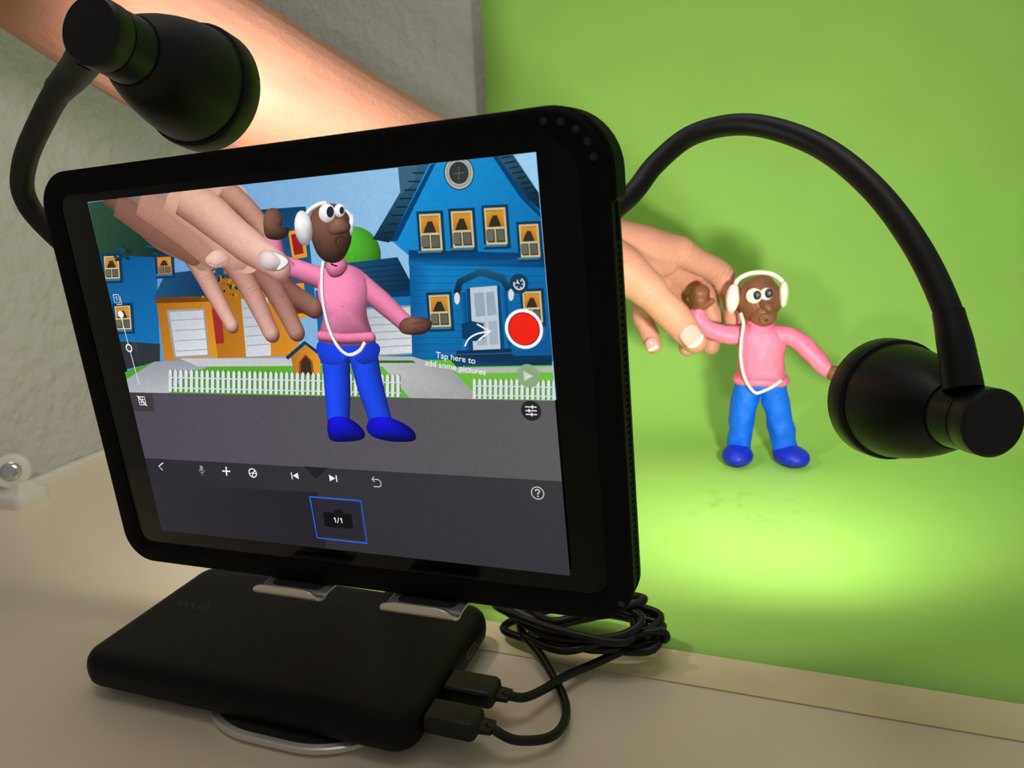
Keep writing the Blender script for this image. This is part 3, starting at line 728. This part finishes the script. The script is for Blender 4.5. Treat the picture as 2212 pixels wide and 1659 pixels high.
part('sweater',sw,M_clayp)
part('hand',MB().add(wob(tube([(-51,523,-92),(-50,523,-84),(-49.5,523.5,-79)],[5.0,7.2,6.4],18,5),None,.5,3,.2)).add(tube([(-46,521,-87),(-42,520,-84)],[2.6,2.4])),M_clayb)
part('hand',MB().add(wob(tube([(32,521.5,-128),(38,520,-131),(44,518.5,-131.5)],[4.2,5.6,4.0],18,5),None,.5,4,.2)),M_clayb)
part('trousers',MB().add(wob(tube([(-15.5,528,-139),(-18.5,528,-155),(-20,528,-172),(-21,528,-188)],[9.2,9.0,8.6,8.4],24,6),None,.7,7,.13)).add(wob(tube([(-1.5,528,-139),(2,529,-155),(6,531,-172),(9.5,532,-188)],[9.2,9.0,8.6,8.4],24,6),None,.7,8,.13)).add(ell((-8.5,528,-142),(14.5,9.5,7))),M_claybl)
part('shoe',MB().add(wob(ell((-21.5,520,-191.5),(10.5,14,7.0),None,28,18),(-21,520,-191),.6,3)),M_claysh)
part('shoe',MB().add(wob(ell((13.5,526,-191.5),(10.8,14.5,7.0),Matrix.Rotation(math.radians(38),3,'Z'),28,18),(13,526,-191),.6,5)),M_claysh)
part('earphone_cord',MB().add(tube([(-22.5,518.6,-92),(-20.6,515.6,-98),(-21.5,514.2,-108),(-21.6,514.6,-120),(-19.5,513,-131),(-16,511.6,-138.5),(-11,512.2,-144),(-5,513,-142),(0,513.1,-139),(4,513.9,-135.5)],[1.0]*10,10,6)),M_clayw)

# ------------------------------------------------------------------ person (forearm and hand), one continuous skin
hb=MB()
Wr=(-128,472,-36)
hb.add(tube([(-440,225,215),(-346.5,297,127.5),(-278.7,347.2,63.6),(-195,416,8),(-150,452,-22),Wr],[46,43,40,31,27,25],32,8))
MC={'i':(-64,524,-51),'m':(-72,532,-62),'r':(-79,532,-73),'p':(-88,522,-78)}
for k,rr in (('i',11),('m',11.5),('r',11),('p',10)):
    mid=tuple(Wr[j]*.45+MC[k][j]*.55 for j in range(3))
    hb.add(tube([Wr,mid,MC[k]],[21,15,rr],20,6))
def L3(a,b,t): return tuple(a[i]*(1-t)+b[i]*t for i in range(3))
def finger(a,b,c,d,s):
    hb.add(tube([a,L3(a,b,.5),b,L3(b,c,.5),c,d],[10.4*s,8.6*s,9.0*s,7.7*s,7.9*s,6.6*s],20,5))
finger(MC['i'],(-39,545,-68),(-29,546,-87),(-28,541,-101),1.0)
finger(MC['m'],(-49,556,-85),(-43,554,-105),(-44,549,-121),1.0)
finger(MC['r'],(-64,552,-99),(-61,550,-113),(-60,545,-122),.95)
finger(MC['p'],(-89,527,-97),(-84,524,-108),(-80,521,-116),.86)
hb.add(tube([(-120,470,-42),(-98,476,-55),(-81,484,-69),(-73,489.5,-79),(-64,496,-90),(-57.5,500,-99),(-51,504,-108)],[20,16,12.6,10.6,11.2,10,8.4],20,6))
hb.add(tube([(-100,480,-52),(-84,500,-58),(-72,516,-58)],[14,10,9],18,6))
tmp=make('tmp_person',hb,[M_skin])
rm=tmp.modifiers.new('r','REMESH');rm.mode='VOXEL';rm.voxel_size=0.001
sm=tmp.modifiers.new('s','SMOOTH');sm.factor=0.6;sm.iterations=7
bpy.context.view_layer.update()
me=bpy.data.meshes.new_from_object(tmp.evaluated_get(bpy.context.evaluated_depsgraph_get()));bpy.data.objects.remove(tmp)
me.name='person';me.materials.clear();me.materials.append(M_skin)
# skin creases across the joints
cre=[((-64,496,-90),(13,8,-19),13,.45,6),((-81,484,-69),(17,12,-21),15,.34,8),((-39,545,-68),(18,9,-18),12,.48,6),((-64,524,-51),(25,21,-17),14,.34,8),((-89,527,-97),(4,0,-15),10,.38,5),((-49,556,-85),(10,5,-22),11,.38,6),((-128,472,-36),(22,20,-14),30,.3,5)]
me.update()
nor=[v.normal.copy() for v in me.vertices]
for ci,(c,d,rr,amp,wd) in enumerate(cre):
    c=W(c);d=Vector(d).normalized();rr*=.001
    for v in me.vertices:
        q=v.co-c
        if q.length<rr*1.5:
            s=q.dot(d)*1000;rad=(q-d*q.dot(d)).length
            if abs(s)<wd*2 and rad<rr*1.3:
                s2=s+noise.noise(v.co*160)*1.6
                v.co-=nor[v.index]*0.001*amp*(0.5+0.5*math.cos(2*math.pi*s2/3.1))*math.exp(-(s/wd)**2)
for p in me.polygons:p.use_smooth=True
person=link(bpy.data.objects.new('person',me));tag(person,'bare forearm and hand reaching in, pinching the clay figure\'s raised hand','person')
def nail(c,d,up,w,l,name='nail'):
    d=Vector(d).normalized();u=Vector(up);u=(u-d*u.dot(d)).normalized();s=d.cross(u);c=Vector(c)
    v=[];f=[];nu,nv=10,10
    for j in range(nv+1):
        t=-1+2*j/nv
        for i in range(nu+1):
            a=-1+2*i/nu
            ww=w/2*(1-0.16*abs(t)**3)
            ll=l/2*(1-(0.16 if t>0 else 0.25)*a*a)
            v.append(c+s*a*ww+d*t*ll+u*(1.3-(a*a)*w*0.17-0.5*t*t))
    n=nu+1
    mb=MB()
    for j in range(nv):
        for i in range(nu):
            f.append([j*n+i,j*n+i+1,(j+1)*n+i+1,(j+1)*n+i])
    mb.v=[tuple(x) for x in v];mb.f=f;mb.m=[1 if k//nu>=nv-2 else 0 for k in range(len(f))]
    o=make(name,mb,[M_nail,M_nailw],person);md=o.modifiers.new('t','SOLIDIFY');md.thickness=0.0007;md.offset=0
    return o
nail((-51.6,492.6,-102.4),(12,7,-17),(0.12,-0.95,0.28),13.5,15.5)
nail((-81,515.0,-113.5),(4,-3,-8),(-0.1,-0.95,0.1),8.5,9)

# ------------------------------------------------------------------ lights
def spot(name,loc,ax,power,size,blend,col,parent):
    l=bpy.data.lights.new(name,'SPOT');l.energy=power;l.spot_size=math.radians(size);l.spot_blend=blend;l.color=col;l.shadow_soft_size=0.012
    o=link(bpy.data.objects.new(name,l));o.matrix_world=Matrix.Translation(W(loc))@ax.to_track_quat('-Z','Y').to_matrix().to_4x4()
    o.parent=parent;o.matrix_parent_inverse=parent.matrix_world.inverted();return o
spot('bulb',LR,Vector((-0.26,0.95,-0.08)).normalized(),3.5,136,0.85,(1.0,0.97,0.88),lampR)
spot('bulb',LL,axL,1.9,158,0.35,(1.0,0.94,0.86),lampL)
a=bpy.data.lights.new('overhead_fill','AREA');a.energy=5.0;a.size=0.8;a.color=(1.0,0.96,0.90)  # unseen overhead area light, added as soft fill for table, walls and paper
ao=link(bpy.data.objects.new('overhead_fill',a));ao.location=(-0.1,0.25,1.9)
w=bpy.data.worlds.new('World');scene.world=w;w.use_nodes=True
w.node_tree.nodes['Background'].inputs[0].default_value=(0.96,0.94,0.92,1);w.node_tree.nodes['Background'].inputs[1].default_value=0.22

# ------------------------------------------------------------------ camera
cd=bpy.data.cameras.new('camera');cd.sensor_width=36;cd.lens=36*1640/2212;cd.clip_start=0.01
cd.dof.use_dof=True;cd.dof.focus_distance=0.27;cd.dof.aperture_fstop=22
co=link(bpy.data.objects.new('camera',cd))
co.matrix_world=Matrix(((0.9445,-0.0444,0.3256,0),(0.3257,0.2587,-0.9094,0),(-0.0438,0.9649,0.2588,0.199),(0,0,0,1)))
scene.camera=co
